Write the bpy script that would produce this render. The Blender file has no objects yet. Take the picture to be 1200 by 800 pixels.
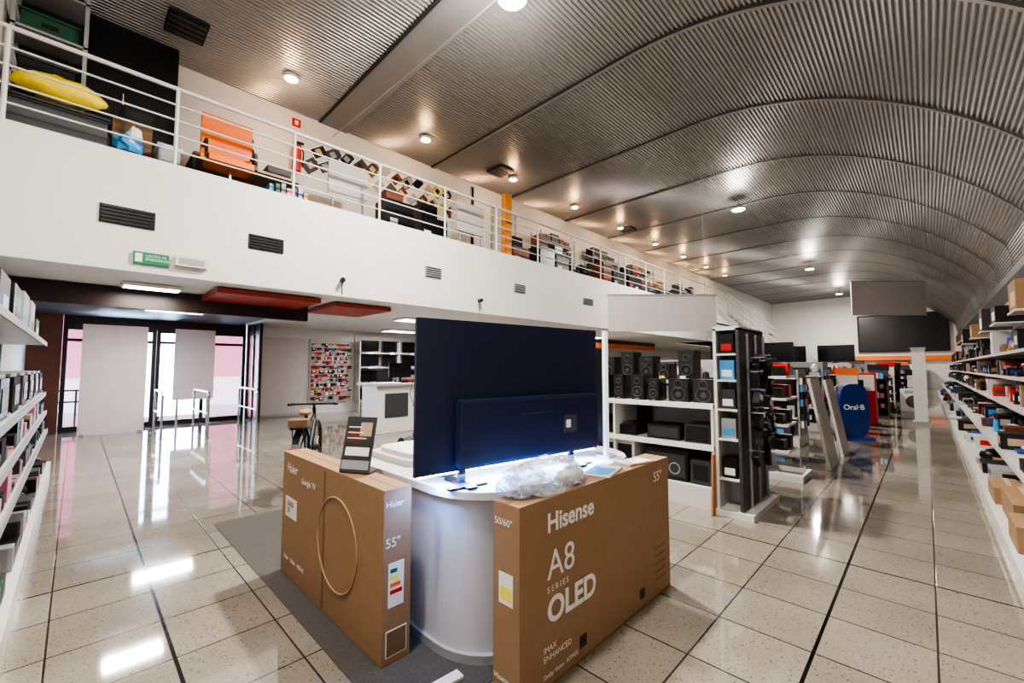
import bpy, bmesh, math, random, bisect
from mathutils import Vector, Matrix, noise
random.seed(7)
S=bpy.context.scene
COL=S.collection
# ---------------------------------------------------------------- materials
MATS={}
def M(name,col,rough=.5,metal=0,emit=None,es=0,var=0,scale=20,bump=0,alpha=1,trans=0,coat=0,vor=0):
    if name in MATS: return MATS[name]
    m=bpy.data.materials.new(name); m.use_nodes=True
    nt=m.node_tree; b=nt.nodes['Principled BSDF']
    c=(col[0],col[1],col[2],1)
    b.inputs['Base Color'].default_value=c
    b.inputs['Roughness'].default_value=rough
    b.inputs['Metallic'].default_value=metal
    if coat: b.inputs['Coat Weight'].default_value=coat
    if trans: b.inputs['Transmission Weight'].default_value=trans
    if alpha<1: b.inputs['Alpha'].default_value=alpha
    if emit:
        b.inputs['Emission Color'].default_value=(emit[0],emit[1],emit[2],1)
        b.inputs['Emission Strength'].default_value=es
    if var or bump:
        tc=nt.nodes.new('ShaderNodeTexCoord')
        if vor:
            n=nt.nodes.new('ShaderNodeTexVoronoi'); n.inputs['Scale'].default_value=scale; out=n.outputs['Distance']
        else:
            n=nt.nodes.new('ShaderNodeTexNoise'); n.inputs['Scale'].default_value=scale; n.inputs['Detail'].default_value=4; out=n.outputs['Fac']
        nt.links.new(tc.outputs['Object'],n.inputs['Vector'])
        if var:
            mx=nt.nodes.new('ShaderNodeMix'); mx.data_type='RGBA'
            mx.inputs['A'].default_value=tuple(max(0,v*(1-var)) for v in col)+(1,)
            mx.inputs['B'].default_value=tuple(min(1,v*(1+var)) for v in col)+(1,)
            nt.links.new(out,mx.inputs['Factor'])
            nt.links.new(mx.outputs['Result'],b.inputs['Base Color'])
        if bump:
            bp=nt.nodes.new('ShaderNodeBump'); bp.inputs['Strength'].default_value=bump
            bp.inputs['Distance'].default_value=.02
            nt.links.new(out,bp.inputs['Height']); nt.links.new(bp.outputs['Normal'],b.inputs['Normal'])
    MATS[name]=m; return m
white=M('white_paint',(.66,.65,.635),.55,var=.04,scale=3)
shelfw=M('shelf_white',(.63,.625,.615),.35,var=.03,scale=5)
plinthw=M('plinth_white',(.55,.55,.58),.4,var=.03,scale=5)
greyp=M('grey_paint',(.33,.33,.34),.5,var=.04)
dgrey=M('dark_grey',(.055,.055,.06),.5,var=.1)
black=M('black_plastic',(.009,.009,.011),.35,var=.2)
blackm=M('black_matte',(.014,.014,.016),.7,var=.2)
glossb=M('glossy_black',(.008,.009,.012),.12,var=.1)
chrome=M('chrome',(.65,.65,.67),.18,1,var=.03)
card=M('cardboard',(.31,.19,.105),.75,var=.10,scale=14,bump=.08)
cardd=M('cardboard_dark',(.21,.125,.068),.8,var=.12,scale=9)
brown=M('brown_wood',(.15,.045,.02),.5,var=.25,scale=6)
dbrown=M('dark_frame',(.025,.011,.008),.45,var=.2)
red=M('red_paint',(.34,.045,.025),.4,var=.1)
redb=M('red_bright',(.6,.025,.018),.35,var=.1)
orange=M('orange_paint',(.85,.19,.03),.45,var=.08)
yellow=M('yellow_cloth',(.85,.65,.03),.6,var=.1,bump=.3)
green=M('green_sign',(.01,.22,.10),.4,var=.08)
dgreen=M('dark_green',(.02,.10,.05),.5,var=.1)
blue=M('blue_print',(.02,.07,.3),.35,var=.15)
lblue=M('light_blue',(.08,.33,.65),.35,var=.1)
pale=M('pale_sign',(.52,.49,.475),.7,var=.05,scale=6)
palew=M('pale_poster',(.74,.64,.65),.7,var=.05,scale=6)
ink=M('white_ink',(.78,.76,.73),.6,var=.02)
yel=M('label_yellow',(.85,.75,.1),.5,var=.05)
pink=M('pink_print',(.6,.2,.3),.5,var=.1)
tan=M('tan_print',(.5,.36,.24),.5,var=.1)
lamp=M('lamp_glow',(1,1,1),.5,emit=(1,.95,.88),es=20,var=.01)
lampw=M('warm_lamp_glow',(1,1,1),.5,emit=(1,.72,.42),es=18,var=.01)
tube_m=M('tube_glow',(1,1,1),.5,emit=(.95,.97,1),es=8,var=.01)
led=M('led_blue_glow',(.3,.5,1),.5,emit=(.3,.5,1),es=30,var=.01)
rubber=M('rubber',(.012,.012,.012),.8,var=.2)
carpet=M('carpet_grey',(.07,.063,.057),.7,var=.6,scale=110,bump=.4)
tvback=M('tv_back',(.013,.019,.055),.34,var=.15,scale=8)  # navy pushed bluer, the blue sheen is put into the base colour
tvback2=M('tv_back_box',(.022,.030,.075),.42,var=.1)
gl=M('shop_glass',(.9,.95,1),.03,trans=1,var=.01)
PROD=[black,black,dgrey,greyp,shelfw,blue,lblue,redb,card,pale,tan,pink,ink,dgrey]

def floor_mat():
    m=bpy.data.materials.new('terrazzo_tiles'); m.use_nodes=True; nt=m.node_tree; N=nt.nodes; L=nt.links
    b=N['Principled BSDF']; tc=N.new('ShaderNodeTexCoord')
    def brick(size,mort,ox,oy,mc):
        mp=N.new('ShaderNodeMapping'); mp.inputs['Location'].default_value=(ox,oy,0)
        L.new(tc.outputs['Object'],mp.inputs['Vector'])
        t=N.new('ShaderNodeTexBrick'); t.offset=0; t.squash=1
        t.inputs['Scale'].default_value=1; t.inputs['Brick Width'].default_value=size
        t.inputs['Row Height'].default_value=size; t.inputs['Mortar Size'].default_value=mort
        t.inputs['Mortar Smooth'].default_value=0.1
        t.inputs['Color1'].default_value=(.84,.84,.84,1); t.inputs['Color2'].default_value=(1,1,1,1)
        t.inputs['Mortar'].default_value=(mc,mc,mc,1)
        L.new(mp.outputs['Vector'],t.inputs['Vector']); return t
    T=.47
    b1=brick(T,.005,.49,-.42+T,.06); b2=brick(T*8,.009,.49,-.42,.02)
    def ramp(src,p0,p1,c0,c1):
        r=N.new('ShaderNodeValToRGB'); r.color_ramp.elements[0].position=p0; r.color_ramp.elements[1].position=p1
        r.color_ramp.elements[0].color=c0; r.color_ramp.elements[1].color=c1; L.new(src,r.inputs['Fac']); return r
    v=N.new('ShaderNodeTexVoronoi'); v.inputs['Scale'].default_value=34; L.new(tc.outputs['Object'],v.inputs['Vector'])
    r1=ramp(v.outputs['Distance'],.12,.20,(.28,.23,.18,1),(1,1,1,1))
    v2=N.new('ShaderNodeTexVoronoi'); v2.inputs['Scale'].default_value=75; L.new(tc.outputs['Object'],v2.inputs['Vector'])
    r2=ramp(v2.outputs['Distance'],.12,.34,(.55,.50,.44,1),(1,1,1,1))
    n=N.new('ShaderNodeTexNoise'); n.inputs['Scale'].default_value=1.2; n.inputs['Detail'].default_value=6
    L.new(tc.outputs['Object'],n.inputs['Vector'])
    r3=ramp(n.outputs['Fac'],.3,.7,(.275,.245,.205,1),(.355,.325,.28,1))
    def mul(a,c,f=1):
        x=N.new('ShaderNodeMix'); x.data_type='RGBA'; x.blend_type='MULTIPLY'; x.inputs['Factor'].default_value=f
        L.new(a,x.inputs['A']); L.new(c,x.inputs['B']); return x.outputs['Result']
    c=mul(mul(mul(r3.outputs['Color'],r1.outputs['Color'],.8),r2.outputs['Color'],.8),b1.outputs['Color'],.9)
    c=mul(c,b2.outputs['Color'],1)
    L.new(c,b.inputs['Base Color'])
    rr=N.new('ShaderNodeMapRange'); rr.inputs['To Min'].default_value=.03; rr.inputs['To Max'].default_value=.09
    L.new(n.outputs['Fac'],rr.inputs['Value']); L.new(rr.outputs['Result'],b.inputs['Roughness'])
    bp=N.new('ShaderNodeBump'); bp.inputs['Strength'].default_value=.25; bp.inputs['Distance'].default_value=.003
    L.new(b1.outputs['Color'],bp.inputs['Height']); L.new(bp.outputs['Normal'],b.inputs['Normal'])
    b.inputs['IOR'].default_value=1.85
    return m
FLOOR=floor_mat()
ceilm=M('corrugated_metal',(.34,.33,.32),.34,.6,var=.06,scale=1.5)
ceilf=M('ceiling_strip',(.24,.23,.225),.5,.2,var=.05,scale=2)
seamm=M('ceiling_seam',(.025,.025,.025),.7,var=.1)

# ---------------------------------------------------------------- mesh builder
class B:
    def __init__(s,name,loc=(0,0,0),rz=0,rx=0,ry=0):
        s.name=name; s.bm=bmesh.new(); s.mats=[]
        s.M=Matrix.Translation(loc)@Matrix.Rotation(rz,4,'Z')@Matrix.Rotation(ry,4,'Y')@Matrix.Rotation(rx,4,'X')
    def mi(s,m):
        if m not in s.mats: s.mats.append(m)
        return s.mats.index(m)
    def faces(s,vs,fs,m,smooth=False):
        k=s.mi(m); bv=[s.bm.verts.new(v) for v in vs]
        for f in fs:
            try: fa=s.bm.faces.new([bv[i] for i in f]); fa.material_index=k; fa.smooth=smooth
            except ValueError: pass
    def box(s,x0,x1,y0,y1,z0,z1,m,X=None):
        vs=[(x,y,z) for x in(x0,x1) for y in(y0,y1) for z in(z0,z1)]
        if X is not None: vs=[X@Vector(v) for v in vs]
        s.faces(vs,[(0,1,3,2),(4,6,7,5),(0,4,5,1),(2,3,7,6),(0,2,6,4),(1,5,7,3)],m); return s
    def cyl(s,p0,p1,r,m,n=12,r2=None):
        p0=Vector(p0);p1=Vector(p1);d=(p1-p0).normalized()
        a=d.orthogonal().normalized(); c=d.cross(a); r2=r if r2 is None else r2
        vs=[p0+(a*math.cos(2*math.pi*i/n)+c*math.sin(2*math.pi*i/n))*r for i in range(n)]
        vs+=[p1+(a*math.cos(2*math.pi*i/n)+c*math.sin(2*math.pi*i/n))*r2 for i in range(n)]
        fs=[(i,(i+1)%n,n+(i+1)%n,n+i) for i in range(n)]
        s.faces(vs,fs,m,True); s.faces(vs[:n],[tuple(range(n))[::-1]],m); s.faces(vs[n:],[tuple(range(n))],m); return s
    def tube(s,pts,r,m,n=8):
        for a,b in zip(pts[:-1],pts[1:]): s.cyl(a,b,r,m,n)
        return s
    def prism(s,poly,z0,z1,m,smooth=False):
        n=len(poly); vs=[(x,y,z0) for x,y in poly]+[(x,y,z1) for x,y in poly]
        s.faces(vs,[(i,(i+1)%n,n+(i+1)%n,n+i) for i in range(n)],m,smooth)
        s.faces(vs[:n],[tuple(range(n))[::-1]],m); s.faces(vs[n:],[tuple(range(n))],m); return s
    def sph(s,c,r,m,sc=(1,1,1),u=12,v=8,jit=0,zmin=None,smooth=True):
        vs=[];fs=[]
        for j in range(v+1):
            ph=math.pi*j/v
            for i in range(u):
                th=2*math.pi*i/u
                d=Vector((sc[0]*math.sin(ph)*math.cos(th),sc[1]*math.sin(ph)*math.sin(th),sc[2]*math.cos(ph)))
                k=1
                if jit:
                    q=Vector(c)*3+d*2.2; k=1+jit*(noise.noise(q)*1.6+noise.noise(q*2.7)*.9+noise.noise(q*5)*.4)
                p=Vector(c)+d*r*k
                if zmin is not None: p.z=max(p.z,zmin)
                vs.append(p)
        for j in range(v):
            for i in range(u):
                fs.append((j*u+i,(j+1)*u+i,(j+1)*u+(i+1)%u,j*u+(i+1)%u))
        s.faces(vs,fs,m,smooth); return s
    def torus(s,c,ax,R,r,m,n=32,k=8):
        c=Vector(c);ax=Vector(ax).normalized();a=ax.orthogonal().normalized();b=ax.cross(a);vs=[];fs=[]
        for i in range(n):
            th=2*math.pi*i/n; d=a*math.cos(th)+b*math.sin(th)
            for j in range(k):
                ph=2*math.pi*j/k; vs.append(c+d*(R+r*math.cos(ph))+ax*r*math.sin(ph))
        for i in range(n):
            for j in range(k): fs.append((i*k+j,((i+1)%n)*k+j,((i+1)%n)*k+(j+1)%k,i*k+(j+1)%k))
        s.faces(vs,fs,m,True); return s
    def done(s,bevel=0,parent=None):
        bmesh.ops.recalc_face_normals(s.bm,faces=s.bm.faces)
        me=bpy.data.meshes.new(s.name); s.bm.to_mesh(me); s.bm.free()
        for m in s.mats: me.materials.append(m)
        o=bpy.data.objects.new(s.name,me); COL.objects.link(o); o.matrix_world=s.M
        if parent: o.parent=parent; o.matrix_parent_inverse=parent.matrix_world.inverted()
        if bevel:
            md=o.modifiers.new('bevel','BEVEL'); md.width=bevel; md.segments=2; md.limit_method='ANGLE'
        return o
def rrect(x0,x1,y0,y1,r,n=8):
    P=[]
    for cx,cy,a in((x1-r,y1-r,0),(x0+r,y1-r,90),(x0+r,y0+r,180),(x1-r,y0+r,270)):
        for i in range(n+1):
            t=math.radians(a+90*i/n); P.append((cx+r*math.cos(t),cy+r*math.sin(t)))
    return P
def text(parent,name,body,origin,right,up,size,m,align='LEFT',bold=0):
    cu=bpy.data.curves.new(name,'FONT'); cu.body=body; cu.size=size; cu.align_x=align; cu.offset=bold; cu.extrude=.0006
    t=bpy.data.objects.new(name+'_c',cu); COL.objects.link(t)
    bpy.context.view_layer.update()
    me=bpy.data.meshes.new_from_object(t.evaluated_get(bpy.context.evaluated_depsgraph_get()))
    bpy.data.objects.remove(t)
    me.materials.clear(); me.materials.append(m)
    r=Vector(right).normalized();u=Vector(up).normalized();n=r.cross(u)
    mw=Matrix(((r.x,u.x,n.x,origin[0]),(r.y,u.y,n.y,origin[1]),(r.z,u.z,n.z,origin[2]),(0,0,0,1)))
    o=bpy.data.objects.new(name,me); COL.objects.link(o); o.matrix_world=mw
    o.parent=parent; o.matrix_parent_inverse=parent.matrix_world.inverted(); return o

# ---------------------------------------------------------------- room shell
XL=-9.2; XR=1.5; XD=-14.2; YB=-.8; YE=41; XF=-7.2; ZB=2.72; ZS=4.25; YM=21.5
f=B('floor'); f.box(XD-6,XR+.3,YB-.3,YE+.3,-.1,0,FLOOR); f.done()
def prof(x):
    if x<=-3.5: return 6.87-(.008*(abs(x+3.5)))
    r=6.17; return .7+math.sqrt(max(0,r*r-(x+3.5)**2))
path=[]; x=XL
while x<XR:
    path.append((x,prof(x))); x+=.04 if x<-2 else .03
zl=path[-1][1]
for i in range(1,9): path.append((path[-1][0]+.012,zl-.085*i))
L=[0]
for a,b in zip(path[:-1],path[1:]): L.append(L[-1]+math.hypot(b[0]-a[0],b[1]-a[1]))
def at(s):
    i=max(1,min(len(L)-1,bisect.bisect(L,s))); t=(s-L[i-1])/(L[i]-L[i-1])
    return (path[i-1][0]+t*(path[i][0]-path[i-1][0]),path[i-1][1]+t*(path[i][1]-path[i-1][1]))
def nrm(s):
    a=at(max(0,s-.02));b=at(min(L[-1],s+.02)); d=math.hypot(b[0]-a[0],b[1]-a[1]); return ((b[1]-a[1])/d,-(b[0]-a[0])/d)
P=.075; pts=[]; s=0
while s<L[-1]-P:
    for ds,h in((0,0),(.35,0),(.5,.024),(.85,.024)):
        q=at(s+ds*P); n=nrm(s+ds*P); pts.append((q[0]+n[0]*h,q[1]+n[1]*h))
    s+=P
pts.append(at(L[-1]))
c=B('ceiling')
vs=[(p[0],YB-.1,p[1]) for p in pts]+[(p[0],YE+.1,p[1]) for p in pts]; n=len(pts)
c.faces(vs,[(i,i+1,n+i+1,n+i) for i in range(n-1)],ceilm)
sm=[at(L[-1]*i/60) for i in range(61)]; sn=[nrm(L[-1]*i/60) for i in range(61)]
def strip(y0,y1,h,m):
    vs=[(p[0]+q[0]*h,y0,p[1]+q[1]*h) for p,q in zip(sm,sn)]+[(p[0]+q[0]*h,y1,p[1]+q[1]*h) for p,q in zip(sm,sn)]
    c.faces(vs,[(i,i+1,61+i+1,61+i) for i in range(60)],m)
Y=3.45
while Y<YE:
    strip(Y-.03,Y+.03,.034,seamm); strip(Y+.03,Y+.10,.036,ceilf); Y+=2.9
strip(3.5,4.05,.040,ceilf)
c.box(XL-.2,XR+.4,YB-.3,YE+.3,7.15,7.2,greyp)
c.done()
w=B('wall_left'); w.box(XL-.15,XL,YB-.15,YE+.2,ZS-.1,7.1,white); w.done()
w=B('wall_right'); w.box(XR+.1,XR+.3,YB-.15,YE+.2,0,4.7,white); w.done()
w=B('wall_back'); w.box(XD-.2,XR+.2,YB-.2,YB,0,7.1,white); w.done()
w=B('wall_end'); w.box(XD,XR+.2,YE,YE+.2,0,7.1,white); w.done()
w=B('wall_entrance'); w.box(XD-.2,XD,3.46,YE,0,ZB+.1,white); w.done()
w=B('wall_brick'); w.box(XD-.2,XD,YB,-.26,0,ZB+.1,brown); w.done()
w=B('mezzanine_floor'); w.box(XD-.2,XF-.12,YB,YM,ZB+.02,ZB+.3,white); w.box(XL-.2,XF-.12,YB,YM,ZS-.25,ZS-.05,greyp); w.done()
w=B('wall_mezzanine_fascia'); w.box(XF-.12,XF,YB,YM,ZB,ZS,white); w.done()
w=B('ceiling_lower_far'); w.box(XD-.2,XL,YM,YE,ZB+.02,ZB+.3,white); w.box(XL-.15,XL,YM,YE,ZB,ZS,white); w.done()
r=B('mezzanine_railing'); Y=-.7
while Y<YM+.1:
    r.cyl((XF-.06,Y,ZS),(XF-.06,Y,5.33),.024,shelfw,8); Y+=1.52
r.cyl((XF-.06,YB+.02,5.34),(XF-.06,YM,5.34),.03,shelfw,8)
for k in range(1,5): r.cyl((XF-.06,YB+.02,ZS+k*.215),(XF-.06,YM,ZS+k*.215),.014,shelfw,6)
r.done()
def light(kind,name,loc,e,col,**k):
    l=bpy.data.lights.new(name,kind); l.energy=e; l.color=col
    for a,v in k.items(): setattr(l,a,v)
    lo=bpy.data.objects.new(name,l); lo.location=loc; COL.objects.link(lo); return lo
def spot(Y,X=-8.05,e=34):
    z=prof(X)-.09
    o=B('ceiling_spotlight'); o.cyl((X,Y,z-.02),(X,Y,z+.04),.12,shelfw,20); o.cyl((X,Y,z-.03),(X,Y,z-.021),.10,lampw,20); o.done()
    light('POINT','spot_light_source',(X,Y,z-.3),e,(1,.64,.36),shadow_soft_size=.1)
for i in range(9): spot(2.5+2.9*i)
def highbay(X,Y,e=520,up=.22):
    z=prof(X)-.1
    o=B('highbay_lamp'); o.cyl((X,Y,z-.22),(X,Y,z),.02,greyp,8); o.cyl((X,Y,z-.3),(X,Y,z-.17),.2,greyp,24,.1); o.cyl((X,Y,z-.32),(X,Y,z-.301),.17,lamp,24); o.done()
    light('AREA','highbay_light_source',(X,Y,z-.34),e,(1,.935,.85),shape='DISK',size=.34)
    light('POINT','highbay_uplight',(X,Y,z-.6),e*up,(1,.94,.87),shadow_soft_size=.25)
highbay(-3.8,3.9,560,.34)
for Y in(14.4,25.8,36): highbay(-4.05,Y,600,.2)
highbay(-1.6,-.1,250,.4)
def tubelight(x,y,e=80,z=ZB-.01,dx=.3,dy=1.2):
    o=B('ceiling_panel_light'); o.box(x-dx,x+dx,y-dy/2,y+dy/2,z-.03,z+.02,shelfw); o.box(x-dx+.03,x+dx-.03,y-dy/2+.03,y+dy/2-.03,z-.035,z-.031,tube_m); o.done()
    light('AREA','panel_light_source',(x,y,z-.06),e,(1,.96,.92),shape='RECTANGLE',size=dx*1.8,size_y=dy*.9)
tubelight(-8.35,.75,50,dx=.18,dy=.7)
tubelight(-11.2,1.4,80,z=ZB-.04,dx=.2,dy=1.0)  # added panel behind the header, only to brighten the entrance
for x,y in((-9.4,6.2),(-12.6,7.6),(-9.6,10),(-12.4,12),(-9.6,14.5),(-11,19)): tubelight(x,y)
for y in(.9,7.7,14.5):
    o=B('ceiling_air_slot'); o.box(-8.3,-7.75,y-.18,y+.32,prof(-8)-.075,prof(-8)-.03,blackm)
    for k in range(4): o.box(-8.25+k*.13,-8.2+k*.13,y-.16,y+.3,prof(-8)-.085,prof(-8)-.076,dgrey)
    o.done()
o=B('suspended_cable'); o.tube([(XL+.01,3.75,6.6),(-6.5,3.85,6.64),(-4.05,3.9,6.66)],.008,greyp); o.done()

# ---------------------------------------------------------------- entrance
e=B('door_1')
e.box(XD-.15,XD,-.25,3.42,2.45,ZB+.02,dbrown)
for y in(-.25,1.33,1.42,2.37,3.34): e.box(XD-.12,XD+.02,y,y+.08,0,2.45,dbrown)
for y0,y1 in((-.17,1.33),(1.5,2.37),(2.45,3.34)):
    e.box(XD-.08,XD-.02,y0,y1,0,.12,dbrown); e.box(XD-.08,XD-.02,y0,y1,2.1,2.17,dbrown); e.box(XD-.08,XD-.02,y0,y1,2.38,2.45,dbrown)
    e.box(XD-.055,XD-.045,y0,y1,.12,2.4,gl)
e.cyl((XD+.05,2.28,.9),(XD+.05,2.28,1.4),.018,chrome); e.cyl((XD+.05,2.55,.9),(XD+.05,2.55,1.4),.018,chrome)
e.done()
o=B('trim_header'); o.box(-9.0,-8.85,-.8,3.2,2.42,ZB,dbrown); o.box(-14.0,-9.0,-.8,3.2,ZB-.03,ZB+.01,dbrown); o.done()
o=B('red_soffit_panel'); o.box(-9.6,-7.7,1.45,3.0,ZB-.08,ZB,red); o.done()
o=B('red_soffit_panel'); o.box(-9.4,-7.9,3.35,4.5,ZB-.07,ZB,red); o.done()
o=B('window_poster'); o.box(-13.25,-13.22,.06,1.16,0,2.45,palew); o.box(-13.5,-13.0,.1,.16,0,.03,greyp);o.box(-13.5,-13.0,1.05,1.11,0,.03,greyp); o.done()
o=B('window_poster'); o.box(XD+.12,XD+.14,1.77,2.65,.64,2.5,palew); o.box(XD+.1,XD+.12,1.85,1.9,0,.64,greyp); o.box(XD+.1,XD+.12,2.5,2.55,0,.64,greyp); o.done()
o=B('wall_poster'); o.box(XD+.001,XD+.05,3.67,5.08,.05,2.4,pale); o.done()
o=B('window_1'); o.box(XD+.05,-13.0,3.47,3.51,0,.1,dbrown); o.box(XD+.05,-13.0,3.47,3.51,2.4,2.7,dbrown)
for x in(XD+.05,-13.6,-13.06): o.box(x,x+.06,3.45,3.53,0,2.7,dbrown)
o.box(XD+.11,-13.1,3.485,3.495,.1,2.4,red); o.done()
def barrier(x0,x1,y):
    o=B('entrance_barrier_rail')
    o.tube([(x0,y,0),(x0,y,.88),(x0+.08,y,.97),(x1-.08,y,.97),(x1,y,.88),(x1,y,0)],.024,chrome)
    o.cyl((x0,y,.5),(x1,y,.5),.018,chrome)
    for x in(x0,x1): o.cyl((x,y,0),(x,y,.012),.06,chrome)
    o.done()
barrier(-12.6,-11.0,2.0); barrier(-12.8,-11.6,1.3); barrier(-12.9,-11.3,3.0)
o=B('outside_street'); o.box(-26,-25.9,-10,12,-.1,6,M('street_wall_glow',(.7,.3,.35),.8,emit=(1,.26,.42),es=1.1,var=.3,scale=.6)); o.box(-26,XD-6,-10,12,-.12,-.02,M('pavement_glow',(.5,.5,.48),.8,emit=(.75,.85,1),es=1.6,var=.2));  # wall and paving emit, a glow standing in for daylight outside
o.box(-25.9,-25.85,-10,12,-.02,1.0,M('street_low_wall_glow',(.6,.5,.5),.7,emit=(1,.75,.78),es=1.4,var=.2))  # low wall also given a glow in place of daylight
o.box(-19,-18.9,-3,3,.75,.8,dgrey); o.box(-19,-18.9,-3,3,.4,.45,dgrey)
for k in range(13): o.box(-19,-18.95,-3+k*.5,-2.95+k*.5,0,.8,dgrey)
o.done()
lo=light('AREA','daylight_at_door',(XD-1.2,1.6,1.8),760,(.55,.76,1),shape='RECTANGLE',size=3.4,size_y=2.4); lo.rotation_euler=(0,math.radians(-82),0)

def vent(y0,y1,z0,z1,m):
    o=B('air_vent'); o.box(XF,XF+.02,y0,y1,z0,z1,m)
    k=5
    for i in range(k):
        z=z0+(z1-z0)*(i+.5)/k; o.box(XF+.02,XF+.03,y0+.02,y1-.02,z-.008,z+.008,black)
    o.done()
vent(.11,.64,3.29,3.52,blackm); vent(1.72,2.2,3.28,3.5,blackm); vent(4.85,5.25,3.33,3.55,greyp); vent(7.45,7.85,3.35,3.56,greyp); vent(10.4,10.9,3.36,3.55,greyp)
o=B('emergency_exit_sign'); o.box(XF,XF+.04,.44,.80,2.83,2.98,green); o.box(XF+.04,XF+.043,.46,.53,2.85,2.96,ink); o=o.done()
text(o,'label','USCITA DI\nEMERGENZA',(XF+.045,.56,2.92),(0,1,0),(0,0,1),.045,ink)
o=B('emergency_lamp'); o.box(XF,XF+.08,.86,1.22,2.86,3.0,M('lamp_diffuser',(.6,.58,.5),.3,var=.03)); o.box(XF+.08,XF+.085,.9,1.18,2.89,2.97,greyp); o.done(.01)
def cctv(y,z):
    o=B('security_camera'); o.cyl((XF+.002,y,z),(XF+.06,y,z),.04,black); o.cyl((XF+.04,y,z),(XF+.16,y-.05,z-.01),.035,black); o.tube([(XF+.01,y,z),(XF+.012,y,z-.25)],.006,black); o.done()
cctv(3.15,3.0); cctv(6.3,3.0)

# ---------------------------------------------------------------- mezzanine contents
ZM=ZS-.05
o=B('storage_cabinet'); o.box(-9.1,-8.5,-.25,.95,ZM,6.65,blackm); o.box(-8.5,-8.49,-.24,.34,ZM+.05,6.6,black); o.box(-8.5,-8.49,.36,.94,ZM+.05,6.6,black)
o.cyl((-8.47,.31,5.3),(-8.47,.31,5.6),.01,chrome); o.done()
o=B('metal_rack')
for x in(-8.3,-7.85):
    for y in(-.75,-.12): o.box(x,x+.04,y,y+.04,ZM,6.6,greyp)
for z in(4.5,5.1,5.7,6.3): o.box(-8.3,-7.81,-.75,-.08,z,z+.03,greyp)
o.box(-8.32,-8.3,-.75,-.08,ZM,6.6,blackm)
o.done()
for z,m in((5.73,dgreen),(5.13,black),(6.33,black)):
    o=B('storage_crate'); o.box(-8.25,-7.9,-.68,-.17,z,z+.24,m); o.box(-8.27,-7.88,-.7,-.15,z+.24,z+.27,m if m is dgreen else dgrey); o.box(-7.9,-7.89,-.5,-.35,z+.1,z+.16,blackm); o.done(.01)
o=B('duffel_bag'); o.sph((-7.58,-.28,4.93),.3,yellow,(.55,1.35,.55),20,12,.12); o.done()
o=B('storage_crate'); o.box(-7.74,-7.42,-.7,.15,ZM,4.62,dgrey); o.box(-7.76,-7.4,-.72,.17,4.62,4.68,black); o.done()
o=B('plastic_bag'); o.sph((-7.62,.36,4.5),.18,lblue,(.7,.8,.9),14,10,.25,ZM,False); o.sph((-7.6,.42,4.66),.1,ink,(.7,.8,.9),12,8,.3,None,False); o.done()
o=B('cardboard_box'); o.box(-8.25,-7.85,.2,.62,ZM,4.95,cardd); o.box(-8.24,-7.86,.21,.61,4.95,5.15,blackm); o.done()
o=B('plastic_storage_bin'); o.box(-7.8,-7.45,.66,.9,ZM,4.55,greyp); o.box(-7.82,-7.43,.64,.92,4.55,4.6,shelfw); o.done(.01)
o=B('office_desk'); o.box(-8.95,-8.2,1.15,2.75,4.9,4.94,tan); o.box(-8.9,-8.85,1.15,2.75,ZM,4.9,dgrey); o.box(-8.9,-8.25,1.15,1.19,ZM,4.9,dgrey); o.box(-8.9,-8.25,2.71,2.75,ZM,4.9,dgrey); o.done()
o=B('office_chair'); o.box(-8.0,-7.94,1.2,1.9,4.75,5.5,orange); o.box(-7.99,-7.55,1.25,1.85,4.62,4.72,orange); o.cyl((-7.8,1.57,4.25),(-7.8,1.57,4.62),.03,chrome)
for y in(1.2,1.86): o.box(-7.9,-7.6,y,y+.04,4.9,4.94,black); o.box(-7.62,-7.58,y,y+.04,4.65,4.9,black)
for k in range(5):
    a=k*1.257; o.cyl((-7.8,1.57,4.28),(-7.8+.3*math.cos(a),1.57+.3*math.sin(a),4.22),.02,black)
o.done(.02)
o=B('backpack'); o.sph((-8.5,1.9,5.2),.26,blackm,(.7,.8,1),14,10,.12,4.942); o.sph((-8.4,1.9,5.5),.13,black,(.7,1,.8),12,8,.1); o.done()
o=B('desktop_printer'); o.box(-8.7,-8.35,2.25,2.65,4.942,5.15,dgrey); o.box(-8.66,-8.4,2.3,2.6,5.15,5.19,greyp); o.done(.01)
o=B('binder_stack')
for k in range(7): o.box(-7.95,-7.65,2.1+k*.09,2.17+k*.09,ZM,ZM+.34+.03*(k%3),[lblue,dgreen,black,redb,dgrey,blue,tan][k])
o.done()
o=B('fire_extinguisher'); o.cyl((-9.08,2.97,5.5),(-9.08,2.97,5.98),.085,redb,16); o.sph((-9.08,2.97,5.98),.085,redb); o.cyl((-9.08,2.97,6.0),(-9.08,2.97,6.12),.03,black); o.box(-9.1,-9.06,2.9,3.1,6.1,6.14,black); o.tube([(-9.05,3.0,6.1),(-9.0,3.08,5.9),(-9.02,3.07,5.6)],.014,black); o.done()
o=B('extinguisher_sign'); o.box(XL,XL+.01,2.9,3.07,6.5,6.67,redb); o.box(XL+.01,XL+.012,2.95,3.02,6.54,6.63,ink); o.done()
o=B('photo_collage')
for i in range(26):
    y=3.3+ (i//2)*.31; z=5.98+(.2 if i%2 else -.18)+random.uniform(-.06,.06); yy=y+(.16 if i%2 else 0); k=.18
    m=random.choice([tan,dgrey,brown,greyp,black,yel,cardd]); xx=XL+.004+i*.0006
    X=Matrix.Translation((xx,yy,z))@Matrix.Rotation(math.radians(45+random.uniform(-12,12)),4,'X')
    o.box(0,.004,-k,k,-k*.7,k*.7,ink if i%3 else dgrey,X); o.box(.004,.007,-k*.86,k*.86,-k*.56,k*.56,m,X); o.box(.007,.008,-k*.4,k*.3,-k*.3,k*.4,random.choice([tan,dgrey,black,greyp]),X)
o.done()
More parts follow.
